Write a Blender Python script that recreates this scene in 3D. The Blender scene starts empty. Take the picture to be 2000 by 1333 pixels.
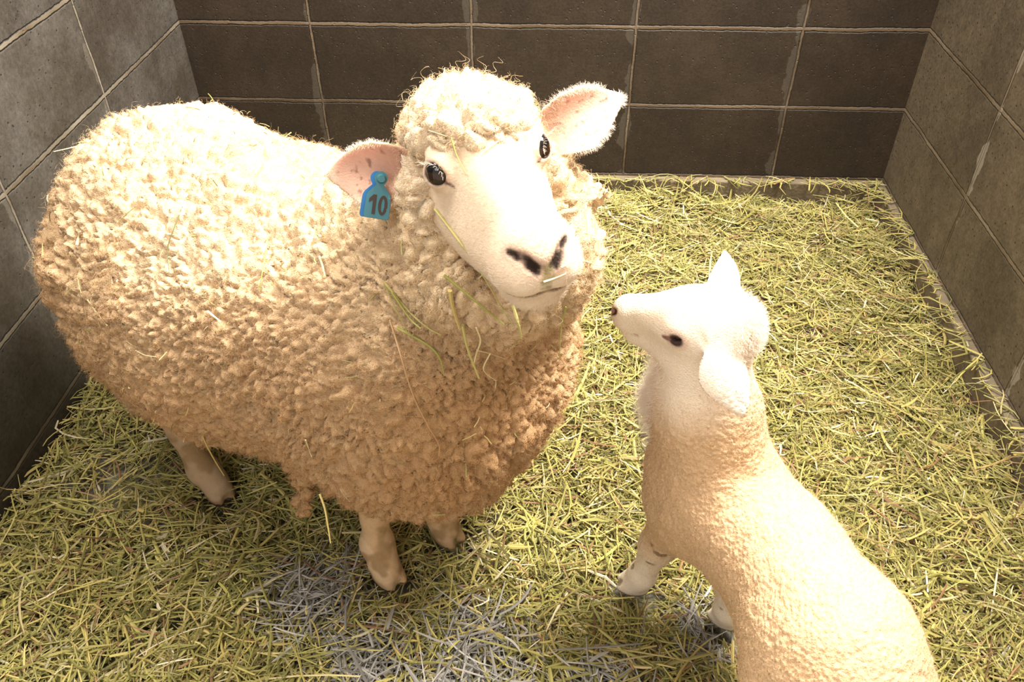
import bpy, bmesh, math, random
import numpy as np
from mathutils import Vector, Matrix
from mathutils.bvhtree import BVHTree

# ------------------------------------------------------------------ camera, world, light
scene = bpy.context.scene
COL = scene.collection
cam_data = bpy.data.cameras.new('camera')
cam = bpy.data.objects.new('camera', cam_data)
COL.objects.link(cam)
scene.camera = cam
cam_data.sensor_width = 36.0
cam_data.lens = 1624.72 / 2000 * 36.0
cam_data.clip_start = 0.02
FW = Vector((-0.04820, 0.76027, -0.64782)); RT = Vector((0.99793, 0.05579, -0.00876))
RT = (RT - FW * RT.dot(FW)).normalized(); FW.normalize(); UP = RT.cross(FW)
cam.matrix_world = Matrix(((RT.x, UP.x, -FW.x, 0.9642), (RT.y, UP.y, -FW.y, -2.0384),
                           (RT.z, UP.z, -FW.z, 1.1791), (0, 0, 0, 1)))

scene.view_settings.view_transform = 'Standard'
scene.view_settings.look = 'None'
scene.view_settings.gamma = 1.0
scene.view_settings.use_curve_mapping = False
scene.view_settings.exposure = 0.0
try:
    scene.cycles.use_denoising = True
    scene.cycles.max_bounces = 8
    scene.cycles.diffuse_bounces = 5
except Exception:
    pass

world = bpy.data.worlds.new('world')
scene.world = world
world.use_nodes = True
bg = world.node_tree.nodes['Background']
bg.inputs[0].default_value = (1.0, 0.86, 0.70, 1)
bg.inputs[1].default_value = 1.05


def area_light(name, loc, target, size, size_y, power, color):
    ld = bpy.data.lights.new(name, 'AREA')
    ld.shape = 'RECTANGLE'
    ld.size, ld.size_y = size, size_y
    ld.energy = power
    ld.color = color
    o = bpy.data.objects.new(name, ld)
    COL.objects.link(o)
    o.location = loc
    o.rotation_euler = (Vector(target) - Vector(loc)).to_track_quat('-Z', 'Y').to_euler()
    return o


area_light('ceiling_lamp', (1.95, -0.55, 2.5), (0.95, -1.0, 0.2), 1.1, 0.9, 288, (1.0, 0.96, 0.90))
area_light('side_lamp', (0.06, -0.98, 2.45), (0.14, -1.04, 0.0), 0.5, 0.7, 48, (1.0, 0.96, 0.91))
area_light('window_light', (-0.2, -3.4, 2.6), (0.6, -0.6, 0.6), 1.2, 1.0, 28, (0.84, 0.90, 1.0))

# ------------------------------------------------------------------ numeric helpers
f32 = np.float32


def hash01(ix, iy, iz, seed=0):
    h = (ix.astype(np.int64) * 374761393 + iy.astype(np.int64) * 668265263 + iz.astype(np.int64) * 2147483647 + seed * 974634777)
    h = h & 0xFFFFFFFF
    h = ((h ^ (h >> 13)) * 1274126177) & 0xFFFFFFFF
    h = ((h ^ (h >> 16)) * 2246822519) & 0xFFFFFFFF
    h = h ^ (h >> 15)
    return ((h & 0xFFFFFF) / float(0x1000000)).astype(f32)


def vnoise(P, seed=0):
    P = np.asarray(P, f32)
    I = np.floor(P).astype(np.int64)
    F = P - I
    F = F * F * (3 - 2 * F)
    out = 0
    for dx in (0, 1):
        wx = F[:, 0] if dx else 1 - F[:, 0]
        for dy in (0, 1):
            wy = F[:, 1] if dy else 1 - F[:, 1]
            for dz in (0, 1):
                wz = F[:, 2] if dz else 1 - F[:, 2]
                out = out + wx * wy * wz * hash01(I[:, 0] + dx, I[:, 1] + dy, I[:, 2] + dz, seed)
    return out * 2 - 1


def vnoise3(P, seed=0):
    return np.stack([vnoise(P, seed + 11), vnoise(P, seed + 23), vnoise(P, seed + 37)], 1)


def fbm(P, octaves=3, seed=0):
    a, o = 0, 1.0
    for i in range(octaves):
        a = a + o * vnoise(P * (2.03 ** i), seed + i * 7)
        o *= 0.5
    return a


def worley(P, seed=0):
    P = np.asarray(P, f32)
    I = np.floor(P).astype(np.int64)
    f1 = np.full(len(P), 9, f32); f2 = np.full(len(P), 9, f32); idv = np.zeros(len(P), f32)
    for dx in (-1, 0, 1):
        for dy in (-1, 0, 1):
            for dz in (-1, 0, 1):
                X, Y, Z = I[:, 0] + dx, I[:, 1] + dy, I[:, 2] + dz
                d = (X + hash01(X, Y, Z, seed + 1) - P[:, 0]) ** 2 + (Y + hash01(X, Y, Z, seed + 2) - P[:, 1]) ** 2 + (Z + hash01(X, Y, Z, seed + 3) - P[:, 2]) ** 2
                near = d < f1
                f2 = np.where(near, f1, np.minimum(f2, d))
                idv = np.where(near, hash01(X, Y, Z, seed + 5), idv)
                f1 = np.where(near, d, f1)
    return np.sqrt(f1), np.sqrt(f2), idv


def sstep(a, b, x):
    t = np.clip((x - a) / (b - a), 0, 1)
    return t * t * (3 - 2 * t)


# signed distance shapes
def cone(P, a, b, ra, rb):
    a = np.asarray(a, f32); b = np.asarray(b, f32)
    ab = b - a
    t = np.clip(((P - a) @ ab) / float(ab @ ab), 0, 1)
    return np.linalg.norm(P - a - t[:, None] * ab, axis=1) - (ra + (rb - ra) * t)


def ell(P, c, r, R=None):
    q = P - np.asarray(c, f32)
    if R is not None:
        q = q @ np.asarray(R, f32)            # columns of R are the local axes
    r = np.asarray(r, f32)
    k0 = np.linalg.norm(q / r, axis=1)
    k1 = np.linalg.norm(q / (r * r), axis=1)
    return k0 * (k0 - 1) / np.maximum(k1, 1e-9)


def smin(a, b, k):
    h = np.maximum(k - np.abs(a - b), 0) / k
    return np.minimum(a, b) - h * h * k * 0.25


def smax(a, b, k):
    return -smin(-a, -b, k)


def field(f, lo, hi, h, block=12):
    lo = np.asarray(lo, float); hi = np.asarray(hi, float)
    nb = np.ceil((hi - lo) / (h * block)).astype(int)
    n = nb * block + 1
    S = np.full(n, 1.0, f32)
    gi = np.stack(np.meshgrid(*[np.arange(k) for k in nb], indexing='ij'), -1).reshape(-1, 3)
    cen = lo + (gi + 0.5) * block * h
    d = f(cen.astype(f32))
    S_in = d < 0
    act = np.abs(d) < block * h * 1.5
    for g, ins in zip(gi[~act], S_in[~act]):
        if ins:
            S[g[0] * block:(g[0] + 1) * block + 1, g[1] * block:(g[1] + 1) * block + 1, g[2] * block:(g[2] + 1) * block + 1] = -1
    loc = np.stack(np.meshgrid(*[np.arange(block + 1)] * 3, indexing='ij'), -1).reshape(-1, 3)
    A = gi[act]
    for k in range(0, len(A), 200):
        idx = (A[k:k + 200, None, :] * block + loc[None]).reshape(-1, 3)
        S[idx[:, 0], idx[:, 1], idx[:, 2]] = f((lo + idx * h).astype(f32))
    return S, lo


def surface_nets(S, lo, h):
    ins = S < 0
    c = [ins[i:ins.shape[0] - 1 + i, j:ins.shape[1] - 1 + j, k:ins.shape[2] - 1 + k] for i in (0, 1) for j in (0, 1) for k in (0, 1)]
    allin = c[0].copy(); anyin = c[0].copy()
    for q in c[1:]:
        allin &= q; anyin |= q
    cells = np.argwhere(anyin & ~allin)
    V = np.stack([S[cells[:, 0] + i, cells[:, 1] + j, cells[:, 2] + k] for i in (0, 1) for j in (0, 1) for k in (0, 1)], 1)
    corners = np.array([(i, j, k) for i in (0, 1) for j in (0, 1) for k in (0, 1)], f32)
    acc = np.zeros((len(cells), 3), f32); cnt = np.zeros(len(cells), f32)
    for a in range(8):
        for b in range(a + 1, 8):
            if np.abs(corners[a] - corners[b]).sum() != 1:
                continue
            va, vb = V[:, a], V[:, b]
            m = (va < 0) != (vb < 0)
            t = np.where(m, va / np.where(m, va - vb, 1), 0)
            p = corners[a] + t[:, None] * (corners[b] - corners[a])
            acc += np.where(m[:, None], p, 0); cnt += m
    verts = lo + (cells + acc / np.maximum(cnt, 1)[:, None]) * h
    index = np.full(np.array(S.shape) - 1, -1, np.int32)
    index[cells[:, 0], cells[:, 1], cells[:, 2]] = np.arange(len(cells))
    quads = []
    for ax in range(3):
        s0 = [slice(None)] * 3; s1 = [slice(None)] * 3
        s0[ax] = slice(0, -1); s1[ax] = slice(1, None)
        a, b = ins[tuple(s0)], ins[tuple(s1)]
        e = np.argwhere(a != b)
        o1, o2 = (ax + 1) % 3, (ax + 2) % 3
        ok = (e[:, o1] > 0) & (e[:, o2] > 0) & (e[:, o1] < S.shape[o1] - 1) & (e[:, o2] < S.shape[o2] - 1)
        e = e[ok]
        fl = a[e[:, 0], e[:, 1], e[:, 2]]
        q = []
        for d1, d2 in ((-1, -1), (0, -1), (0, 0), (-1, 0)):
            w = e.copy(); w[:, o1] += d1; w[:, o2] += d2
            q.append(index[w[:, 0], w[:, 1], w[:, 2]])
        q = np.stack(q, 1)
        q[~fl] = q[~fl][:, ::-1]
        quads.append(q)
    return verts, np.concatenate(quads)


def np_mesh(name, verts, faces, smooth=True):
    me = bpy.data.meshes.new(name)
    faces = np.asarray(faces, np.int32)
    me.vertices.add(len(verts))
    me.vertices.foreach_set('co', np.asarray(verts, f32).ravel())
    n, k = faces.shape
    me.loops.add(n * k)
    me.loops.foreach_set('vertex_index', faces.ravel())
    me.polygons.add(n)
    me.polygons.foreach_set('loop_start', np.arange(n, dtype=np.int32) * k)
    me.polygons.foreach_set('use_smooth', np.full(n, smooth))
    me.update(calc_edges=True)
    return me


def normals(me):
    a = np.empty(len(me.vertices) * 3, f32)
    me.vertex_normals.foreach_get('vector', a)
    return a.reshape(-1, 3)


def paint(me, rgb):
    at = me.color_attributes.new('tint', 'FLOAT_COLOR', 'POINT')
    c = np.ones((len(rgb), 4), f32); c[:, :3] = np.clip(rgb, 0, 1)
    at.data.foreach_set('color', c.ravel())


def link(name, me, mat=None, parent=None):
    o = bpy.data.objects.new(name, me)
    COL.objects.link(o)
    if mat is not None:
        me.materials.append(mat)
    if parent is not None:
        o.parent = parent
    return o


def tag(o, label=None, cat=None, group=None, kind=None):
    for k, v in (('label', label), ('category', cat), ('group', group), ('kind', kind)):
        if v:
            o[k] = v
    return o


def fibers(name, roots, dirs, length, radius, mat, parent, seed=0, points=6, curl=0.35, turns=1.3, gravity=0.0):
    """Curly wool or hair fibres as one hair-curve object."""
    rng = np.random.default_rng(seed)
    n = len(roots)
    L = (length * rng.uniform(0.5, 1.3, n)).astype(f32)
    ref = rng.normal(size=(n, 3)).astype(f32)
    e1 = np.cross(dirs, ref); e1 /= np.linalg.norm(e1, axis=1)[:, None] + 1e-9
    e2 = np.cross(dirs, e1)
    t = np.linspace(0, 1, points, dtype=f32)
    ph = turns * 2 * np.pi * t[None] * rng.uniform(0.6, 1.4, (n, 1)).astype(f32) + rng.uniform(0, 6.28, (n, 1)).astype(f32)
    amp = curl * L[:, None] * (0.25 + 0.75 * t[None]) * 0.5
    P = roots[:, None] + dirs[:, None] * (L[:, None] * t[None])[..., None]
    off = e1[:, None] * (np.cos(ph) * amp)[..., None] + e2[:, None] * (np.sin(ph) * amp)[..., None]
    P = P + off - off[:, :1]
    P[..., 2] -= gravity * L[:, None] * t[None] ** 2
    hc = bpy.data.hair_curves.new(name)
    hc.add_curves([points] * n)
    hc.attributes['position'].data.foreach_set('vector', P.astype(f32).ravel())
    ra = hc.attributes.get('radius') or hc.attributes.new('radius', 'FLOAT', 'POINT')
    rr = (radius * (1 - 0.7 * t))[None].repeat(n, 0).astype(f32)
    ra.data.foreach_set('value', rr.ravel())
    o = bpy.data.objects.new(name, hc)
    COL.objects.link(o)
    hc.materials.append(mat)
    o.parent = parent
    o['kind'] = 'stuff'
    return o


# ------------------------------------------------------------------ materials
def new_mat(name):
    m = bpy.data.materials.new(name)
    m.use_nodes = True
    nt = m.node_tree
    for n in list(nt.nodes):
        if n.type != 'OUTPUT_MATERIAL':
            nt.nodes.remove(n)
    out = nt.nodes['Material Output']
    p = nt.nodes.new('ShaderNodeBsdfPrincipled')
    nt.links.new(p.outputs[0], out.inputs[0])
    return m, nt, p


def node(nt, kind, **kw):
    n = nt.nodes.new(kind)
    for k, v in kw.items():
        if k.startswith('i_'):
            key = k[2:]
            n.inputs[int(key) if key.isdigit() else key.replace('_', ' ')].default_value = v
        else:
            setattr(n, k, v)
    return n


def plain(name, rgb, rough=0.5, spec=0.5, sss=0.0):
    m, nt, p = new_mat(name)
    p.inputs['Base Color'].default_value = (*rgb, 1)
    p.inputs['Roughness'].default_value = rough
    p.inputs['Specular IOR Level'].default_value = spec
    if sss:
        p.inputs['Subsurface Weight'].default_value = sss
        p.inputs['Subsurface Radius'].default_value = (0.012, 0.006, 0.004)
    return m


def tinted(name, rough=0.8, spec=0.2, bump_scale=0, bump=0.0, vary=0.0, vary_scale=60, transl=0.0, sss=0.0):
    """Base colour from the mesh's own tint attribute, slightly mottled, with a fine procedural bump."""
    m, nt, p = new_mat(name)
    L = nt.links.new
    at = node(nt, 'ShaderNodeAttribute', attribute_name='tint')
    col = at.outputs['Color']
    tc = node(nt, 'ShaderNodeTexCoord')
    if vary:
        nz = node(nt, 'ShaderNodeTexNoise', i_Scale=vary_scale, i_Detail=4.0)
        L(tc.outputs['Object'], nz.inputs['Vector'])
        mr = node(nt, 'ShaderNodeMapRange')
        mr.inputs[3].default_value = 1 - vary; mr.inputs[4].default_value = 1 + vary
        mr.inputs[1].default_value = 0.25; mr.inputs[2].default_value = 0.75
        L(nz.outputs[0], mr.inputs[0])
        mx = node(nt, 'ShaderNodeVectorMath', operation='SCALE')
        L(col, mx.inputs[0]); L(mr.outputs[0], mx.inputs['Scale'])
        col = mx.outputs[0]
    L(col, p.inputs['Base Color'])
    p.inputs['Roughness'].default_value = rough
    p.inputs['Specular IOR Level'].default_value = spec
    if sss:
        p.inputs['Subsurface Weight'].default_value = sss
        p.inputs['Subsurface Radius'].default_value = (0.012, 0.007, 0.004)
        p.inputs['Subsurface Scale'].default_value = 1.0
    if bump:
        nb = node(nt, 'ShaderNodeTexNoise', i_Scale=bump_scale, i_Detail=3.0)
        L(tc.outputs['Object'], nb.inputs['Vector'])
        bp = node(nt, 'ShaderNodeBump', i_Strength=bump, i_Distance=0.003)
        L(nb.outputs[0], bp.inputs['Height'])
        L(bp.outputs[0], p.inputs['Normal'])
    return m


def block_wall_mat(name, axis, off_u, smear, base, stain, mortar):
    """Stack-bond concrete blocks 400 x 200 mm. axis: world axis (0 x, 1 y) that runs along the wall."""
    m, nt, p = new_mat(name)
    L = nt.links.new
    geo = node(nt, 'ShaderNodeNewGeometry')
    wob = node(nt, 'ShaderNodeTexNoise', i_Scale=9.0, i_Detail=4.0)
    L(geo.outputs['Position'], wob.inputs['Vector'])
    sep = node(nt, 'ShaderNodeSeparateXYZ'); L(geo.outputs['Position'], sep.inputs[0])
    wsep = node(nt, 'ShaderNodeSeparateColor'); L(wob.outputs['Color'], wsep.inputs[0])

    def math_(op, a, b=None, c=None):
        n = node(nt, 'ShaderNodeMath', operation=op)
        for i, v in enumerate((a, b, c)):
            if v is None:
                continue
            if isinstance(v, (int, float)):
                n.inputs[i].default_value = v
            else:
                L(v, n.inputs[i])
        return n.outputs[0]

    def joint_dist(coord, wobc, off, period):
        w = math_('MULTIPLY_ADD', wobc, 0.009, -0.0045)
        s = math_('ADD', math_('SUBTRACT', coord, off), w)
        q = math_('DIVIDE', s, period)
        fr = math_('SUBTRACT', q, math_('ROUND', q))
        return math_('MULTIPLY', fr, period), q

    du, qu = joint_dist(sep.outputs[axis], wsep.outputs[0], off_u, 0.4)
    dv, qv = joint_dist(sep.outputs[2], wsep.outputs[1], 0.051, 0.2)
    # a block reaches uncut into the corner: no upright joint next to it
    skip = math_('GREATER_THAN', sep.outputs[axis], -0.1 if axis == 1 else 99.0)
    du = math_('ADD', du, math_('MULTIPLY', skip, 0.4))
    au, av = math_('MULTIPLY_ADD', math_('ABSOLUTE', du), 1.25, 0.0004), math_('ABSOLUTE', dv)
    d = math_('MINIMUM', au, av)
    # mortar band, ragged
    rag = node(nt, 'ShaderNodeTexNoise', i_Scale=70.0, i_Detail=5.0); L(geo.outputs['Position'], rag.inputs['Vector'])
    dr = math_('ADD', d, math_('MULTIPLY_ADD', rag.outputs[0], 0.005, -0.0025))
    mort = node(nt, 'ShaderNodeMapRange', interpolation_type='SMOOTHSTEP')
    mort.inputs[1].default_value = 0.0044; mort.inputs[2].default_value = 0.0024
    L(dr, mort.inputs[0])
    # groove beside the mortar: a darker line along the joint
    dl = math_('ABSOLUTE', math_('ADD', dr, -0.0052))
    gro = node(nt, 'ShaderNodeMapRange', interpolation_type='SMOOTHSTEP')
    gro.inputs[1].default_value = 0.0022; gro.inputs[2].default_value = 0.0
    L(dl, gro.inputs[0])
    # block colour
    cell = node(nt, 'ShaderNodeCombineXYZ')
    L(math_('FLOOR', qu), cell.inputs[0]); L(math_('FLOOR', qv), cell.inputs[1])
    wn = node(nt, 'ShaderNodeTexWhiteNoise', noise_dimensions='3D'); L(cell.outputs[0], wn.inputs['Vector'])
    big = node(nt, 'ShaderNodeTexNoise', i_Scale=4.5, i_Detail=6.0, i_Roughness=0.65); L(geo.outputs['Position'], big.inputs['Vector'])
    fine = node(nt, 'ShaderNodeTexNoise', i_Scale=160.0, i_Detail=4.0, i_Roughness=0.7); L(geo.outputs['Position'], fine.inputs['Vector'])
    r1 = node(nt, 'ShaderNodeMapRange'); r1.inputs[1].default_value = 0.40; r1.inputs[2].default_value = 0.60; L(big.outputs[0], r1.inputs[0])
    mixa = node(nt, 'ShaderNodeMix', data_type='RGBA'); mixa.inputs[6].default_value = (*stain, 1); mixa.inputs[7].default_value = (*base, 1)
    L(r1.outputs[0], mixa.inputs[0])
    mid = node(nt, 'ShaderNodeTexNoise', i_Scale=38.0, i_Detail=6.0, i_Roughness=0.75); L(geo.outputs['Position'], mid.inputs['Vector'])
    val = math_('ADD', math_('ADD', math_('MULTIPLY_ADD', wn.outputs[0], 0.22, 0.80), math_('MULTIPLY_ADD', fine.outputs[0], 1.5, -0.75)), math_('MULTIPLY_ADD', mid.outputs[0], 1.0, -0.5))
    val = math_('MAXIMUM', val, 0.25)
    sc = node(nt, 'ShaderNodeVectorMath', operation='SCALE'); L(mixa.outputs[2], sc.inputs[0]); L(val, sc.inputs['Scale'])
    # pits
    vor = node(nt, 'ShaderNodeTexVoronoi', i_Scale=60.0); L(geo.outputs['Position'], vor.inputs['Vector'])
    pit = node(nt, 'ShaderNodeMapRange', interpolation_type='SMOOTHSTEP'); pit.inputs[1].default_value = 0.21; pit.inputs[2].default_value = 0.14
    L(math_('ADD', vor.outputs['Distance'], math_('MULTIPLY', math_('SUBTRACT', 1.0, big.outputs[0]), 0.12)), pit.inputs[0])
    mixp = node(nt, 'ShaderNodeMix', data_type='RGBA'); L(pit.outputs[0], mixp.inputs[0]); L(sc.outputs[0], mixp.inputs[6]); mixp.inputs[7].default_value = (0.03, 0.025, 0.02, 1)
    # mortar colour with brown soiling along stretches
    soil = node(nt, 'ShaderNodeTexNoise', i_Scale=6.0, i_Detail=3.0); L(geo.outputs['Position'], soil.inputs['Vector'])
    r2 = node(nt, 'ShaderNodeMapRange'); r2.inputs[1].default_value = 0.35; r2.inputs[2].default_value = 0.62; L(soil.outputs[0], r2.inputs[0])
    mixm = node(nt, 'ShaderNodeMix', data_type='RGBA'); mixm.inputs[6].default_value = (mortar[0] * 0.45, mortar[1] * 0.38, mortar[2] * 0.30, 1); mixm.inputs[7].default_value = (*mortar, 1)
    L(r2.outputs[0], mixm.inputs[0])
    mix1 = node(nt, 'ShaderNodeMix', data_type='RGBA'); L(mort.outputs[0], mix1.inputs[0]); L(mixp.outputs[2], mix1.inputs[6]); L(mixm.outputs[2], mix1.inputs[7])
    mix2 = node(nt, 'ShaderNodeMix', data_type='RGBA'); L(math_('MULTIPLY', gro.outputs[0], 0.6), mix2.inputs[0]); L(mix1.outputs[2], mix2.inputs[6]); mix2.inputs[7].default_value = (0.035, 0.028, 0.02, 1)
    # pale lime smeared beside the upright joints
    lime = node(nt, 'ShaderNodeTexNoise', i_Scale=11.0, i_Detail=5.0); L(geo.outputs['Position'], lime.inputs['Vector'])
    lw_ = math_('SUBTRACT', math_('MULTIPLY', math_('MAXIMUM', math_('SUBTRACT', lime.outputs[0], 0.43), 0.0), 0.10), math_('ABSOLUTE', math_('ADD', du, 0.006)))
    lm = node(nt, 'ShaderNodeMapRange', interpolation_type='SMOOTHSTEP'); lm.inputs[1].default_value = 0.0; lm.inputs[2].default_value = 0.003
    L(lw_, lm.inputs[0])
    mix3 = node(nt, 'ShaderNodeMix', data_type='RGBA'); L(math_('MULTIPLY', lm.outputs[0], smear), mix3.inputs[0]); L(mix2.outputs[2], mix3.inputs[6]); mix3.inputs[7].default_value = (0.30, 0.26, 0.21, 1)
    L(mix3.outputs[2], p.inputs['Base Color'])
    p.inputs['Roughness'].default_value = 0.62
    p.inputs['Specular IOR Level'].default_value = 0.35
    hgt = math_('ADD', math_('MULTIPLY', fine.outputs[0], 0.25), math_('SUBTRACT', math_('MULTIPLY', mort.outputs[0], 0.5), math_('ADD', math_('MULTIPLY', gro.outputs[0], 1.0), math_('MULTIPLY', pit.outputs[0], 0.7))))
    bp = node(nt, 'ShaderNodeBump', i_Strength=0.7, i_Distance=0.004)
    L(hgt, bp.inputs['Height']); L(bp.outputs[0], p.inputs['Normal'])
    return m


# ------------------------------------------------------------------ the pen
def box_mesh(name, lo, hi, bevel=0.0, seg=2):
    bm = bmesh.new()
    bmesh.ops.create_cube(bm, size=1)
    for v in bm.verts:
        v.co = Vector([lo[i] + (v.co[i] + 0.5) * (hi[i] - lo[i]) for i in range(3)])
    if bevel:
        bmesh.ops.bevel(bm, geom=bm.edges[:], offset=bevel, segments=seg, affect='EDGES', profile=0.5)
    me = bpy.data.meshes.new(name)
    bm.to_mesh(me); bm.free()
    return me


XL, XR, FZ = 0.0156, 1.8392, -0.03
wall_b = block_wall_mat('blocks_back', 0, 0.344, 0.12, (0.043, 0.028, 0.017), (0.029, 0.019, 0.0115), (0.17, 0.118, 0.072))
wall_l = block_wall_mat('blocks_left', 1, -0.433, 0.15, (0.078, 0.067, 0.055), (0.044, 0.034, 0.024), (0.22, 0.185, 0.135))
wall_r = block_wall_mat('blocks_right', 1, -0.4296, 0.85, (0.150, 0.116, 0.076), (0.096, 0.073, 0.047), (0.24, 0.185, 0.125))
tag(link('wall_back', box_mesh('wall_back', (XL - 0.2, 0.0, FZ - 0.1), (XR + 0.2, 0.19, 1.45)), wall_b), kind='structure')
tag(link('wall_left', box_mesh('wall_left', (XL - 0.19, -1.95, FZ - 0.1), (XL, 0.0, 1.45)), wall_l), kind='structure')
tag(link('wall_right', box_mesh('wall_right', (XR, -1.95, FZ - 0.1), (XR + 0.19, 0.0, 1.45)), wall_r), kind='structure')


def concrete_mat(name, a, b, scale):
    m, nt, p = new_mat(name)
    L = nt.links.new
    geo = node(nt, 'ShaderNodeNewGeometry')
    n1 = node(nt, 'ShaderNodeTexNoise', i_Scale=scale, i_Detail=8.0, i_Roughness=0.65); L(geo.outputs['Position'], n1.inputs['Vector'])
    cr = node(nt, 'ShaderNodeValToRGB')
    cr.color_ramp.elements[0].position = 0.35; cr.color_ramp.elements[0].color = (*a, 1)
    cr.color_ramp.elements[1].position = 0.65; cr.color_ramp.elements[1].color = (*b, 1)
    L(n1.outputs[0], cr.inputs[0]); L(cr.outputs[0], p.inputs['Base Color'])
    n2 = node(nt, 'ShaderNodeTexNoise', i_Scale=120.0, i_Detail=4.0); L(geo.outputs['Position'], n2.inputs['Vector'])
    bp = node(nt, 'ShaderNodeBump', i_Strength=0.6, i_Distance=0.004); L(n2.outputs[0], bp.inputs['Height']); L(bp.outputs[0], p.inputs['Normal'])
    p.inputs['Roughness'].default_value = 0.8
    return m


curb_m = concrete_mat('curb_concrete', (0.10, 0.075, 0.042), (0.20, 0.15, 0.09), 9)
floor_m = concrete_mat('floor_litter', (0.08, 0.065, 0.03), (0.20, 0.18, 0.14), 14)
tag(link('trim_1', box_mesh('trim_1', (XL, -0.026, FZ), (XR - 0.022, 0.0, 0.05), 0.004), curb_m), kind='structure')
tag(link('trim_2', box_mesh('trim_2', (XR - 0.022, -1.95, FZ), (XR, 0.0, 0.05), 0.004), curb_m), kind='structure')
tag(link('floor', box_mesh('floor', (XL - 0.19, -2.7, FZ - 0.1), (XR + 0.19, 0.0, FZ)), floor_m), kind='structure')
HAY_N = 95000
FUZZ_N = 170000

# ------------------------------------------------------------------ hay bedding
def hay_height(xy):
    P = np.concatenate([xy, np.zeros((len(xy), 1))], 1)
    base = 0.006 + 0.015 * fbm(P * 7.0, 3, 5) + 0.012 * vnoise(P * 22.0, 9)
    # lower along the right curb, a little higher against the back one
    base = base - 0.020 * sstep(1.35, 1.72, xy[:, 0]) + 0.006 * sstep(-0.30, -0.05, xy[:, 1]) * sstep(1.55, 1.25, xy[:, 0])
    return base


def bare(xy):
    d = ((xy[:, 0] - 0.17) / 0.13) ** 2 + ((xy[:, 1] + 1.07) / 0.11) ** 2
    return np.exp(-d)


HOOVES = ((.709, -1.268), (.795, -1.183), (.378, -1.112), (.420, -.915), (1.107, -1.262), (1.252, -1.318), (1.205, -1.560), (1.350, -1.600))


def trod(xy):
    # hay pressed down under the hooves
    d = np.min([np.hypot(xy[:, 0] - x - .008, xy[:, 1] - y + .008) for x, y in HOOVES], axis=0)
    return sstep(.062, .034, d)


GREY = ((0.60, -1.31, 0.085), (0.70, -1.42, 0.075), (0.86, -1.47, 0.12), (0.86, -1.36, 0.06), (1.21, -1.345, 0.06), (1.05, -1.47, 0.07))


def grey(xy):
    g = np.zeros(len(xy))
    for x, y, r in GREY:
        g = np.maximum(g, np.exp(-(((xy[:, 0] - x) ** 2 + (xy[:, 1] - y) ** 2) / r ** 2)))
    return g


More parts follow.
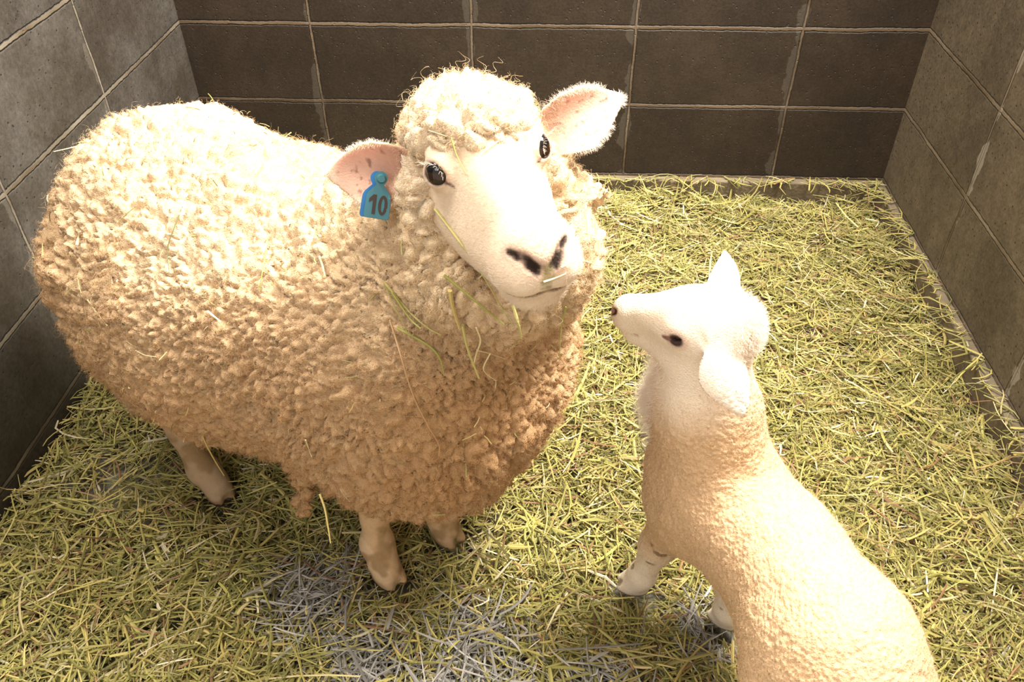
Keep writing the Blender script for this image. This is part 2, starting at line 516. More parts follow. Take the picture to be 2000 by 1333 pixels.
def make_hay(n, seed):
    rng = np.random.default_rng(seed)
    xy = np.stack([rng.uniform(XL + 0.01, XR - 0.012, n), rng.uniform(-1.86, -0.02, n)], 1)
    keep = (rng.random(n) > 0.85 * bare(xy)) & (rng.random(n) > 0.9 * trod(xy))
    xy = xy[keep]; n = len(xy)
    g = grey(xy)
    L = rng.gamma(2.2, 0.022, n).clip(0.012, 0.19)
    W = rng.uniform(0.0006, 0.0019, n) * np.where(rng.random(n) < 0.12, 1.7, 1)
    clump = vnoise(np.concatenate([xy * 9, np.zeros((n, 1))], 1), 31) * 2.2
    th = clump + rng.normal(0, 1.0, n)
    th = np.where(rng.random(n) < 0.35, rng.uniform(0, 6.28, n), th)
    tilt = rng.normal(0, 0.16, n) + np.where(rng.random(n) < 0.05, rng.normal(0, 0.5, n), 0)
    lift = rng.random(n) ** 1.3 * 0.034
    lift = np.maximum(lift, np.abs(np.sin(tilt)) * L * 0.45)
    bend = rng.normal(0, 0.22, n)
    kink = np.where(rng.random(n) < 0.25, rng.normal(0, 0.9, n), 0)
    z0 = (hay_height(xy) + lift - 0.012) * (1 - .75 * trod(xy)) - .010 * trod(xy)
    t = np.linspace(-0.5, 0.5, 5)
    ang = th[:, None] + bend[:, None] * t[None] * 2 + kink[:, None] * (t[None] > 0.1)
    seg = L[:, None] / 4
    dx, dy = np.cos(ang) * seg, np.sin(ang) * seg
    X = xy[:, :1] + np.cumsum(dx, 1) - dx[:, :1] - dx[:, 1:].sum(1, keepdims=True) / 2
    Y = xy[:, 1:] + np.cumsum(dy, 1) - dy[:, :1] - dy[:, 1:].sum(1, keepdims=True) / 2
    sag = rng.normal(0, 0.12, n)
    Z = z0[:, None] + np.sin(tilt)[:, None] * t[None] * L[:, None] - sag[:, None] * L[:, None] * (t[None] ** 2)
    X = np.clip(X, XL + 0.003, XR - 0.003); Y = np.minimum(Y, -0.004)
    # a few stems lie on the curbs or lean over them, the others stop in front
    hit = ((Y > -0.030) | (X > XR - 0.026)).any(1)
    over = hit & (rng.random(n) < 0.22)
    Z = np.where(over[:, None], np.maximum(Z, 0.053 + 0.006 * rng.random((n, 1))), Z)
    shy = np.where(hit & ~over, np.maximum((Y + 0.030).max(1), 0), 0)[:, None]
    shx = np.where(hit & ~over, np.maximum((X - XR + 0.026).max(1), 0), 0)[:, None]
    Y = Y - shy; X = X - shx
    Z = np.maximum(Z, FZ + 0.004)
    C = np.stack([X, Y, Z], -1)
    T = np.gradient(C, axis=1); T /= np.linalg.norm(T, axis=2)[..., None] + 1e-9
    roll = rng.uniform(0, 6.28, n)
    up = np.stack([0.3 * np.cos(roll), 0.3 * np.sin(roll), np.ones(n)], 1)[:, None].repeat(5, 1)
    S = np.cross(T, up); S /= np.linalg.norm(S, axis=2)[..., None] + 1e-9
    N = np.cross(S, T)
    taper = np.array([0.75, 1, 1, 0.9, 0.35])[None, :, None]
    w = W[:, None, None] * taper
    h = w * rng.uniform(0.35, 0.8, n)[:, None, None]
    ring = np.stack([C + S * w - N * h * 0.5, C + N * h, C - S * w - N * h * 0.5], 2)     # n,5,3,3
    V = ring.reshape(-1, 3)
    b = (np.arange(n) * 15)[:, None]
    q = []
    for s in range(4):
        for k in range(3):
            a0 = s * 3 + k; a1 = s * 3 + (k + 1) % 3
            q.append(np.stack([b[:, 0] + a0, b[:, 0] + a1, b[:, 0] + a1 + 3, b[:, 0] + a0 + 3], 1))
    F = np.stack(q, 1).reshape(-1, 4)
    pal = np.array([(0.42, 0.40, 0.11), (0.52, 0.47, 0.15), (0.60, 0.50, 0.17), (0.34, 0.345, 0.10), (0.66, 0.58, 0.28), (0.26, 0.25, 0.075), (0.34, 0.20, 0.10), (0.80, 0.74, 0.50)])
    pick = rng.choice(len(pal), n, p=[0.22, 0.21, 0.14, 0.16, 0.08, 0.10, 0.06, 0.03])
    col = pal[pick] * np.array((.82, .77, .76)) * rng.uniform(0.55, 1.2, n)[:, None]
    gcol = np.array([0.29, 0.27, 0.235])[None] * rng.uniform(0.55, 1.35, n)[:, None]
    isg = rng.random(n) < np.clip(g * 1.2 - 0.18, 0, 0.85)
    col = np.where(isg[:, None], gcol, col)
    return V, F, np.repeat(col, 15, 0)


hay_mat = tinted('hay_stems', rough=0.55, spec=0.3)
V, F, Cc = make_hay(HAY_N, 4)
me = np_mesh('hay', V, F, smooth=False)
paint(me, Cc)
tag(link('hay', me, hay_mat), 'loose green-yellow hay bedding covering the pen floor', 'hay', kind='stuff')

# ------------------------------------------------------------------ the ewe
ER = np.array([[-.925, .368, -.094], [-.371, -.929, .012], [-.083, .046, .996]], f32)
ET = np.array([.8934, -1.2778, .7658], f32)
AX = np.array((.905, -.425, 0)); RV = np.array((-.425, -.905, 0))    # body axis towards the head, the ewe's right side


def ew(*l):
    return ET + ER @ np.array(l, f32)


def frame(a, nhint):
    a = np.asarray(a, float); a = a / np.linalg.norm(a)
    n = np.asarray(nhint, float); n = n - a * (n @ a); n /= np.linalg.norm(n)
    return np.stack([a, np.cross(n, a), n], 1)      # length, width, normal


def ear(P, base, tip, nhint, width, thick, cup):
    base = np.asarray(base, float); tip = np.asarray(tip, float)
    M = frame(tip - base, nhint).astype(f32)
    Ln = float(np.linalg.norm(tip - base))
    q = (P - ((base + tip) / 2).astype(f32)) @ M
    s = q[:, 0] / (Ln / 2)
    wscale = np.clip(1.08 - 0.42 * s - 0.25 * s * s, 0.25, 1.2)
    y = q[:, 1] / wscale
    z = q[:, 2] - cup * (q[:, 1] ** 2) / width + 0.10 * Ln * (s * s) * 0.3
    q2 = np.stack([q[:, 0], y, z], 1).astype(f32)
    return ell(q2, (0, 0, 0), (Ln / 2 * 1.04, width, thick)) * 0.7


EAR_R = (ew(.060, -.045, -.012), (.708, -1.232, .725), (0.10, -1, 0.45), .031, .0055, 0.55)
EAR_L = (ew(-.060, -.045, -.008), (1.042, -1.110, .768), (-0.15, -1, 0.30), .031, .0055, 0.55)


def head_skin(Q):
    d = ell(Q, (0, -.05, -.012), (.064, .080, .060))
    d = smin(d, cone(Q, (0, -.01, -.006), (0, .125, -.016), .043, .026), .03)
    for s in (1, -1):
        d = smin(d, cone(Q, (s * .018, -.02, -.055), (s * .014, .125, -.045), .046, .022), .03)
        d = smin(d, ell(Q, (s * .046, -.010, .026), (.015, .022, .008)), .016)     # brow over the eye
    d = smin(d, cone(Q, (0, -.02, -.085), (0, .115, -.072), .040, .020), .03)          # lower jaw
    d = smin(d, ell(Q, (0, .135, -.032), (.0365, .028, .030)), .025)                   # muzzle
    d = smin(d, ell(Q, (0, .122, -.072), (.028, .028, .018)), .012)                    # chin
    for s in (1, -1):
        d = smin(d, ell(Q, (s * .017, .144, -.040), (.019, .022, .017)), .012)       # upper lip halves
        # eye: lids swell out, then an almond opening
        d = smin(d, ell(Q, (s * .0500, .006, .008), (.0185, .0185, .0175)), .010)
        M = frame((-s * .55, .62, -.42), (s * .70, .64, .30))
        d = smax(d, -ell(Q, (s * .0608, .0160, .0130), (.0138, .0102, .0135), M), .003)
        d = smax(d, -cone(Q, (s * .0588, .0286, .0072), (s * .0505, .0405, -.0005), .0040, .0018), .003)   # tear duct
        # nostril slits
        d = smax(d, -cone(Q, (s * .0085, .1670, -.024), (s * .019, .1590, -.013), .0048, .0040), .004)
        d = smax(d, -cone(Q, (s * .019, .1590, -.013), (s * .027, .1470, -.0105), .0038, .0018), .004)
        # mouth line from the middle back to the corner
        d = smax(d, -np.minimum(cone(Q, (0, .1670, -.0545), (s * .028, .153, -.0565), .0030, .0026), np.minimum(cone(Q, (s * .028, .153, -.0565), (s * .0400, .132, -.0560), .0026, .0026), cone(Q, (s * .0400, .132, -.0560), (s * .0445, .105, -.050), .0026, .0024))), .003)
    d = smax(d, -cone(Q, (0, .169, -.026), (0, .1695, -.055), .0020, .0020), .003)            # philtrum
    return d


def hoof(P, at, toe, s=1.0):
    """Two claws pointing along toe (xy)."""
    t = np.array((toe[0], toe[1], 0)); t = t / np.linalg.norm(t)
    w = np.array((-t[1], t[0], 0))
    M = np.stack([t, w, (0, 0, 1)], 1)
    d = None
    for k in (1, -1):
        c = np.asarray(at) + w * k * .0112 * s
        e = ell(P, c + t * .002 * s + np.array((0, 0, .009 * s)), (.0315 * s, .0125 * s, .013 * s), M)      # horn
        e = smin(e, cone(P, c + t * .011 * s + np.array((0, 0, .014 * s)), c - t * .012 * s + np.array((0, 0, .034 * s)), .0095 * s, .0125 * s), .006 * s)
        d = e if d is None else smin(d, e, .011 * s)
    return smax(d, -(P[:, 2] - at[2] + 0.0), .004)


E_TOE = (.72, -.69)
E_LEGS = {   # hoof, fetlock, knee or hock, top
    'fr': ((.709, -1.268, .004), (.693, -1.245, .068), (.694, -1.225, .185), (.70, -1.19, .33)),
    'fl': ((.795, -1.183, .004), (.782, -1.168, .068), (.768, -1.165, .185), (.75, -1.12, .33)),
    'hr': ((.378, -1.112, .004), (.356, -1.100, .062), (.315, -1.075, .215), (.36, -1.02, .38)),
    'hl': ((.420, -.915, .0), (.405, -.905, .062), (.350, -.880, .215), (.35, -.86, .38)),
}


def ewe_skin(P):
    Q = (P - ET) @ ER
    d = np.full(len(P), 1.0, f32)
    near = (np.abs(Q) < 0.34).all(1)
    if near.any():
        d[near] = head_skin(Q[near])
    d = smin(d, cone(P, ew(0, -.07, -.05), (.78, -1.14, .46), .060, .115), .05)
    d = smin(d, cone(P, (.74, -1.12, .42), (.40, -.95, .42), .15, .15), .08)
    for k, (h, f, kn, tp) in E_LEGS.items():
        h = np.array(h); f = np.array(f)
        r = (.0245, .019, .0245, .048) if k[0] == 'f' else (.024, .019, .027, .075)
        leg = cone(P, f, np.array(h) + (0, 0, .03), r[0] * 1.0, .0235)
        leg = smin(leg, cone(P, f, f + (np.array(kn) - f) * .55, r[0], r[1]), .018)
        leg = smin(leg, cone(P, f + (np.array(kn) - f) * .5, kn, r[1], r[2]), .018)
        leg = smin(leg, cone(P, kn, tp, r[2], r[3]), .03)
        for s in (1, -1):     # dew claws
            t = np.array((E_TOE[0], E_TOE[1], 0)); w = np.array((-t[1], t[0], 0))
            leg = smin(leg, ell(P, f - t * .022 + w * s * .012 + np.array((0, 0, -.012)), (.008, .008, .010)), .01)
        leg = smin(leg, hoof(P, np.array(h) + (0, 0, .004), E_TOE), .008)
        d = smin(d, leg, .03)
    d = smin(d, ear(P, *EAR_R), .012)
    d = smin(d, ear(P, *EAR_L), .012)
    return d


S, lo = field(ewe_skin, (.05, -1.50, -.02), (1.10, -.70, .90), .0026)
V, F = surface_nets(S, lo, .0026)
del S
Q = (V.astype(f32) - ET) @ ER
cream = np.array((.73, .58, .42)); pink = np.array((.66, .38, .28)); dark = np.array((.022, .012, .008))
col = np.repeat(cream[None], len(V), 0)
legtan = sstep(.34, .24, V[:, 2])


def blend(col, rgb, w):
    return col * (1 - w[:, None]) + np.asarray(rgb)[None] * w[:, None]


brow = np.exp(-(np.linalg.norm((Q - np.array((0, .025, .035))) / np.array((.06, .030, .03)), axis=1)) ** 2) * (.55 + .45 * vnoise(V * 120, 19))
col = blend(col, (.60, .42, .25), np.clip(brow, 0, 1) * .8)
for E in (EAR_R, EAR_L):
    M = frame(np.array(E[1]) - E[0], E[2]); q = (V - (np.array(E[0]) + E[1]) / 2) @ M
    Ln = np.linalg.norm(np.array(E[1]) - E[0])
    near = (np.abs(q[:, 0]) < Ln * .56) & (np.abs(q[:, 1]) < .05) & (np.abs(q[:, 2]) < .03)
    s = q[:, 0] / (Ln / 2); ws = np.clip(1.08 - .42 * s - .25 * s * s, .25, 1.2) * E[3]
    inner = sstep(0, .004, q[:, 2] - E[5] * q[:, 1] ** 2 / E[3] + .03 * Ln * s * s + .001) * sstep(.98, .70, np.abs(q[:, 1]) / ws) * sstep(.9, .6, s)
    spots = sstep(.45, .62, vnoise(V * 190, 3)) * sstep(-.3, .3, vnoise(V * 45, 8) + .2)
    deep = inner * sstep(.1, -.8, s)
    c2 = blend(col, pink, np.clip(inner * .85, 0, 1)); c2 = blend(c2, (.38, .17, .11), deep * .6); c2 = blend(c2, (.22, .09, .06), spots * inner * .7)
    col = np.where(near[:, None], c2, col)
for s in (1, -1):
    M = frame((-s * .55, .62, -.42), (s * .70, .64, .30)); e = np.linalg.norm(((Q - np.array((s * .0608, .0160, .0130))) @ M) / np.array((.0160, .0122, .0150)), axis=1)
    col = blend(col, (.45, .27, .20), sstep(1.35, .95, e) * .5)
    col = blend(col, (.06, .035, .03), sstep(1.0, .78, e))
    qd = (Q - np.array((s * .0608, .0160, .0130))) @ M; fd = np.clip((qd[:, 0] - .0125) / .0150, -1, 2)
    td = np.abs(qd[:, 1] + .0015 * fd) - .0021 * (1 - .75 * fd)
    col = blend(col, (.13, .07, .055), sstep(.0006, -.0006, td) * (fd > -.15) * sstep(1.1, .9, fd) * (np.abs(qd[:, 2]) < .02))
    n_ = np.minimum(cone(Q, (s * .0085, .1670, -.024), (s * .019, .1590, -.013), .0048, .0040), cone(Q, (s * .019, .1590, -.013), (s * .027, .1470, -.0105), .0038, .0018))
    col = blend(col, (.50, .30, .22), sstep(.010, .002, n_) * .6)
    col = blend(col, dark, sstep(.0026, .0000, n_ + .0008 * vnoise(V * 300, 2)))
ph = cone(Q, (0, .169, -.022), (0, .1695, -.055), .0050, .0022)
col = blend(col, (.17, .15, .05), sstep(.0045, -.002, ph + .003 * vnoise(V * 260, 21)) * .9)
for s in (1, -1):
    ml = np.minimum(cone(Q, (0, .1670, -.0545), (s * .028, .153, -.0565), .0030, .0026), np.minimum(cone(Q, (s * .028, .153, -.0565), (s * .0400, .132, -.0560), .0026, .0026), cone(Q, (s * .0400, .132, -.0560), (s * .0445, .105, -.050), .0026, .0024)))
    col = blend(col, (.16, .08, .05), sstep(.0035, .0, ml) * .9)
for k, (h, f, kn, tp) in E_LEGS.items():
    rr = np.linalg.norm((V - np.array(h))[:, :2], axis=1) < .065
    edge = .0265 + .004 * vnoise(V * 80, 5)
    hoofw = sstep(.004, -.004, V[:, 2] - edge) * rr
    col = blend(col, (.05, .032, .022), hoofw)
    leg = (V[:, 2] < .3) & (np.linalg.norm((V - np.array(kn))[:, :2], axis=1) < .13)
    col = blend(col, (.30, .19, .095) if k[0] == 'h' else (.50, .33, .18), leg * (V[:, 2] > .02) * .75)
    dirt = leg * sstep(-.1, .5, fbm(V * 34, 3, 12) + (.30 if k[0] == 'h' else -.05)) * .8
    col = blend(col, (.27, .17, .075), dirt)
skin_mat = tinted('short_hair_skin', rough=.75, spec=.15, bump_scale=420, bump=.35, vary=.05, vary_scale=180, sss=.25)
me = np_mesh('ewe', V, F)
paint(me, col)
ewe = link('ewe', me, skin_mat)
tag(ewe, 'big woolly cream ewe with a blue ear tag, standing beside the small lamb', 'sheep')


# fleece
def wool_base(P):
    Q = (P - ET) @ ER
    A = np.stack([AX, RV, (0, 0, 1)], 1)
    d = ell(P, (.362, -.930, .418), (.130, .230, .238), A)
    d = smin(d, ell(P, (.52, -1.02, .395), (.238, .255, .240), A), .10)
    d = smin(d, ell(P, (.745, -1.115, .400), (.215, .225, .225), A), .10)
    d = smin(d, ell(P, (.80, -1.165, .300), (.13, .16, .130), A), .10)
    d = smin(d, cone(P, (.800, -1.135, .46), (.875, -1.170, .640), .185, .125), .10)
    for h, w in ((E_LEGS['hr'], 1), (E_LEGS['hl'], 1)):
        d = smin(d, cone(P, np.array(h[3]) + (0, 0, .0), np.array(h[2]) + (0, 0, .03), .12, .05), .08)
    # cheek ruff, poll and topknot
    d = smin(d, cone(Q, (-.010, -.080, -.03), (-.014, -.060, -.135), .070, .124), .024)
    d = smin(d, ell(Q, (0, -.052, .031), (.069, .070, .032)), .03)
    for s in (1, -1):
        d = smin(d, ell(Q, (s * .062, -.036, -.050), (.024, .032, .048)), .03)
    # the face stays bare
    d = smax(d, -ell(Q, (0, .075, -.052), (.078, .100, .082)), .03)
    for s in (1, -1):
        d = smax(d, -ell(Q, (s * .066, .028, .010), (.030, .034, .025)), .015)
    d = smin(d, cone(P, (.995, -1.172, .668), (1.022, -1.176, .674), .030, .012), .02)   # tuft behind the far ear
    # dangling tail of wool under the belly
    d = smin(d, cone(P, (.600, -1.225, .265), (.590, -1.262, .165), .016, .009), .03)
    return d


h = .0034
S, lo = field(wool_base, (-.02, -1.52, .02), (1.15, -.55, .96), h)
V, F = surface_nets(S, lo, h)
del S
me = np_mesh('fleece', V, F)
N = normals(me)
A = np.stack([AX, RV, (0, 0, 1)], 1)


def wool_lumps(V, N):
    """Height of the locks: domed lumps a couple of centimetres across with clefts between them."""
    q = V @ A
    q = q + .011 * vnoise3(V * 30, 3) + .034 * vnoise3(V * 9, 4)
    f1, f2, i1 = worley(q / np.array((.036, .023, .021)), 1)
    e1, e2, i3 = worley(q / np.array((.018, .022, .015)) + 3.1, 9)
    m = sstep(-.25, .25, vnoise(V * 8, 61))
    f1, f2 = f1 + (e1 * .9 - f1) * m, f2 + (e2 * .9 - f2) * m
    g1, g2, i2 = worley(q / np.array((.0125, .0105, .0105)) + 7.3, 2)
    a = (1 - np.clip(f1, 0, 1) ** 2) * .38 + .62 * np.sqrt(np.clip((f2 - f1) * 2.8, 0, 1))
    b = (1 - np.clip(g1, 0, 1) ** 2) * .4 + .6 * np.sqrt(np.clip((g2 - g1) * 2.2, 0, 1))
    Q = (V - ET) @ ER
    head = sstep(.22, .12, np.linalg.norm(Q - np.array((0, -.05, 0)), axis=1))
    c = fbm(V * 11, 2, 17)
    k1, k2, _ = worley(q / .0062 + 1.7, 13)
    b = b + .30 * np.sqrt(np.clip((k2 - k1) * 2, 0, 1))
    smooth = (.50 + .50 * sstep(-.5, .4, vnoise(V * 6, 40))) * (1 - .35 * sstep(.50, .62, V[:, 2]) * (1 - head))
    hgt = (.025 * a * smooth + .0090 * b) + .008 * c - .020
    hgt = hgt * (1 - .25 * head) + .004 * head
    cleft = np.clip(1 - (f2 - f1) * 4, 0, 1)
    return hgt.astype(f32), i1, cleft


hgt, lock, cleft = wool_lumps(V, N)
V2 = V + N * hgt[:, None] + .003 * vnoise3(V * 75, 50)
me.vertices.foreach_set('co', V2.astype(f32).ravel()); me.update()
woolc = np.array((.75, .57, .36))
dirt_shade_w = np.clip(sstep(.70, .44, V[:, 2]) * .85 + .25 * fbm(V * 6, 2, 77), 0, 1)  # soiled lower wool, with the flanks' brown shade painted into the colour
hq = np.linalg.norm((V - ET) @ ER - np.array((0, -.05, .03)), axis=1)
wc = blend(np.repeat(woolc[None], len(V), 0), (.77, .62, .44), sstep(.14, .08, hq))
wc = blend(wc, (.51, .30, .142), dirt_shade_w)
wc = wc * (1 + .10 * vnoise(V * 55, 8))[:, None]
paint(me, wc)
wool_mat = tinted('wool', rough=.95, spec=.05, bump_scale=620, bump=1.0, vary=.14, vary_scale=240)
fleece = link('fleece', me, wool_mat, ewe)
fleece_N = normals(me)

# ------------------------------------------------------------------ the lamb
LR = np.array([[.369, -.926, -.077], [.927, .373, -.047], [.072, -.055, .996]], f32)
LT = np.array([1.1225, -1.2435, .5450], f32)


def lw(*l):
    return LT + LR @ np.array(l, f32)


LEAR_L = (lw(-.048, -.050, .012), (1.188, -1.352, .492), (.15, -.60, .78), .027, .0055, -.35)
LEAR_R = (lw(.030, -.048, .006), (1.172, -1.172, .597), (-.5, -.75, .25), .020, .0045, .45)
L_LEGS = {
    'fl': ((1.107, -1.262, .0), (1.118, -1.266, .045), (1.132, -1.270, .125), (1.158, -1.292, .25), (-.95, .10)),
    'fr': ((1.246, -1.314, .0), (1.244, -1.321, .045), (1.234, -1.318, .125), (1.225, -1.310, .25), (-.75, .5)),
    'hl': ((1.205, -1.560, .0), (1.212, -1.572, .045), (1.240, -1.610, .15), (1.258, -1.560, .25), (-.42, .9)),
    'hr': ((1.350, -1.600, .0), (1.350, -1.610, .045), (1.355, -1.630, .15), (1.340, -1.560, .26), (-.42, .9)),
}
LAX = np.array((-.42, .907, 0)); LAX /= np.linalg.norm(LAX)
LLV = np.array((-LAX[1], LAX[0], 0))       # lamb's left


def lamb_skin(P):
    Q = (P - LT) @ LR
    d = ell(Q, (0, -.022, .004), (.039, .052, .038))
    d = smin(d, cone(Q, (0, .0, .002), (0, .066, -.006), .033, .0205), .02)
    d = smin(d, cone(Q, (0, -.018, -.052), (0, .052, -.036), .033, .0185), .02)
    d = smin(d, ell(Q, (0, .072, -.012), (.021, .0185, .0205)), .012)
    d = smin(d, ell(Q, (0, .060, -.040), (.015, .018, .012)), .008)
    d = smin(d, ell(Q, (0, -.050, .012), (.036, .034, .034)), .02)
    for s in (1, -1):
        d = smin(d, ell(Q, (s * .030, -.003, .014), (.009, .014, .007)), .010)
        d = smin(d, ell(Q, (s * .034, -.006, .005), (.0095, .0150, .0125)), .006)
        M = frame((s * .30, 1, -.25), (s * 1, -.10, .38))
        d = smax(d, -ell(Q, (s * .0425, -.006, .006), (.0108, .0070, .012), M), .002)
        d = smax(d, -cone(Q, (s * .0085, .0885, -.006), (s * .0160, .0830, .001), .0040, .0032), .0025)
        d = smax(d, -cone(Q, (0, .0880, -.0250), (s * .019, .052, -.0265), .0012, .0010), .002)
    d = smin(d, cone(P, lw(0, -.035, -.020), (1.168, -1.268, .400), .046, .060), .035)
    d = smin(d, cone(P, (1.168, -1.268, .400), (1.195, -1.300, .300), .060, .078), .04)
    d = smin(d, cone(P, (1.128, -1.232, .445), (1.125, -1.225, .375), .022, .030), .03)      # woolly throat and chest
    # trunk
    d = smin(d, cone(P, (1.192, -1.297, .285), (1.256, -1.398, .288), .078, .070), .05)
    d = smin(d, cone(P, (1.256, -1.398, .288), (1.298, -1.500, .292), .070, .079), .05)
    d = smin(d, ell(P, (1.292, -1.535, .285), (.108, .089, .094), np.stack([LAX, LLV, (0, 0, 1)], 1)), .05)
    d = smin(d, cone(P, (1.165, -1.262, .300), (1.185, -1.300, .255), .058, .062), .04)
    d = smin(d, cone(P, (1.325, -1.635, .300), (1.345, -1.680, .200), .022, .016), .03)      # tail
    for k, (h, f, kn, tp, toe) in L_LEGS.items():
        h = np.array(h); f = np.array(f); kn = np.array(kn)
        r = (.0200, .0175, .0215, .042) if k[0] == 'f' else (.0195, .0165, .022, .058)
        leg = cone(P, f, h + (0, 0, .022), r[0], .0195)
        leg = smin(leg, cone(P, f, f + (kn - f) * .5, r[0], r[1]), .015)
        leg = smin(leg, cone(P, f + (kn - f) * .5, kn, r[1], r[2]), .015)
        leg = smin(leg, cone(P, kn, tp, r[2], r[3]), .03)
        leg = smin(leg, hoof(P, h + (0, 0, .003), toe, .80), .014)
        d = smin(d, leg, .035)
    d = smin(d, ear(P, *LEAR_L), .010)
    d = smin(d, ear(P, *LEAR_R), .010)
    return d


hl = .0021
S, lo = field(lamb_skin, (1.00, -1.75, -.02), (1.45, -1.10, .64), hl)
V, F = surface_nets(S, lo, hl)
del S
me = np_mesh('lamb', V, F)
N = normals(me)
Q = (V.astype(f32) - LT) @ LR
hd = np.linalg.norm(Q - np.array((0, .01, -.01)), axis=1)
woolly = sstep(.080, .155, hd) * sstep(.09, .17, V[:, 2])
q = V + .004 * vnoise3(V * 60, 3)
g1, g2, _ = worley(q / .0052, 6)
g3, g4, _ = worley(q / np.array((.016, .016, .016)), 7)
dd = .0029 * np.sqrt(np.clip((g2 - g1) * 2, 0, 1)) + .0012 * np.clip((g4 - g3) * 2, 0, 1) + .0018 * fbm(V * 34, 2, 5)
V2 = V + N * (dd * woolly)[:, None]
me.vertices.foreach_set('co', V2.astype(f32).ravel()); me.update()
col = np.repeat(np.array((.80, .68, .53))[None], len(V), 0)
col = blend(col, (.58, .375, .20), woolly * .9)
thr = np.exp(-(np.linalg.norm((V - np.array((1.11, -1.225, .41))) / np.array((.035, .035, .07)), axis=1)) ** 2)
col = blend(col, (.82, .72, .60), thr)
for s in (1, -1):
    e = np.linalg.norm((Q - np.array((s * .041, -.0055, .0055))) / np.array((.012, .0138, .0110)), axis=1)
    col = blend(col, (.55, .32, .24), sstep(1.5, 1.0, e) * .5)
    col = blend(col, (.05, .03, .025), sstep(1.0, .75, e))
    col = blend(col, (.22, .11, .09), sstep(.0018, -.0006, cone(Q, (s * .0425, .005, .004), (s * .0385, .015, -.001), .0032, .0018)))
    n_ = cone(Q, (s * .0085, .0885, -.006), (s * .0160, .0830, .001), .0040, .0032)
    col = blend(col, (.07, .04, .03), sstep(.0025, .0002, n_))
    col = blend(col, (.40, .22, .16), sstep(.004, .0, cone(Q, (0, .0880, -.0250), (s * .019, .052, -.0265), .0012, .0010)) * .5)
nose = np.linalg.norm((Q - np.array((0, .092, -.010))) / np.array((.010, .010, .012)), axis=1)
col = blend(col, (.72, .45, .38), sstep(1.3, .7, nose) * .6)
for E in (LEAR_L, LEAR_R):
    M = frame(np.array(E[1]) - E[0], E[2]); qq = (V - (np.array(E[0]) + E[1]) / 2) @ M
    Ln = np.linalg.norm(np.array(E[1]) - E[0])
    near = (np.abs(qq[:, 0]) < Ln * .56) & (np.abs(qq[:, 1]) < .03) & (np.abs(qq[:, 2]) < .02)
    col = np.where(near[:, None], blend(col, (.84, .72, .60), np.full(len(V), .8)), col)
for k, (h_, f_, kn, tp, toe) in L_LEGS.items():
    rr = np.linalg.norm((V - np.array(h_))[:, :2], axis=1) < .05
    col = blend(col, (.10, .075, .05), sstep(.003, -.003, V[:, 2] - .010 - .002 * vnoise(V * 90, 5)) * rr)
    low = (V[:, 2] < .2) & (np.linalg.norm((V - np.array(kn))[:, :2], axis=1) < .08)
    col = blend(col, (.16, .10, .05), low * sstep(.62, .75, vnoise(V * 60, 31)) * .8)
paint(me, col)
lamb_mat = tinted('lamb_coat', rough=.9, spec=.06, bump_scale=480, bump=.6, vary=.05, vary_scale=260, sss=.1)
lamb = link('lamb', me, lamb_mat)
tag(lamb, 'small cream lamb with short wool, standing on hay and looking up at the ewe', 'lamb')

# ------------------------------------------------------------------ eyes
eye_m, nt, p = new_mat('eye_surface')
at_ = node(nt, 'ShaderNodeAttribute', attribute_name='tint')
nt.links.new(at_.outputs['Color'], p.inputs['Base Color'])
p.inputs['Roughness'].default_value = 0.12
p.inputs['Specular IOR Level'].default_value = 0.45
p.inputs['Coat Weight'].default_value = 0.15
p.inputs['Coat Roughness'].default_value = 0.02


def make_eye(R, T, c, look, r, parent, label):
    bm = bmesh.new()
    bmesh.ops.create_uvsphere(bm, u_segments=48, v_segments=32, radius=1.0)
    me = bpy.data.meshes.new('eye')
    lk = np.array(look, float); lk /= np.linalg.norm(lk)
    up = np.array((0, 0, 1.0)); up -= lk * up[2]; up /= np.linalg.norm(up)
    sd = np.cross(up, lk)
    cols = []
    for v in bm.verts:
        n = np.array(v.co)
        f, a, b = n @ lk, n @ sd, n @ up
        rad = math.hypot(a, b)
        bulge = 1.0 + (0.10 * max(0, 1 - (rad / .72) ** 2) if f > 0 else 0)
        c_ = (.66, .55, .46)
        if f > -.15:
            c_ = (.010, .007, .005)
            if rad < .88:
                c_ = (.030, .014, .007)
            if (a / .62) ** 2 + (b / .46) ** 2 < 1:
                c_ = (.004, .004, .005)
        cols.append(c_)
        w = np.array(T) + np.array(R) @ (np.array(c) + n * bulge * r)
        v.co = Vector(w)
    bm.to_mesh(me); bm.free()
    me.polygons.foreach_set('use_smooth', np.full(len(me.polygons), True))
    paint(me, np.array(cols))
    o = link('eye', me, eye_m, parent)
    o['label'] = label
    return o


for s in (1, -1):
    make_eye(ER, ET, (s * .0505, .0060, .0080), (s * .66, .68, .30), .0152, ewe, 'glossy dark brown eye')
    make_eye(LR, LT, (s * .0318, -.0055, .0055), (s * 1, .05, .38), .0112, lamb, 'small glossy black eye')

# ------------------------------------------------------------------ ear tag
tag_m = plain('tag_plastic', (.040, .155, .19), rough=.35, spec=.5)
tag_b = plain('tag_plastic_back', (.02, .16, .40), rough=.35, spec=.5)
ink_m = plain('tag_ink', (.035, .020, .012), rough=.6)


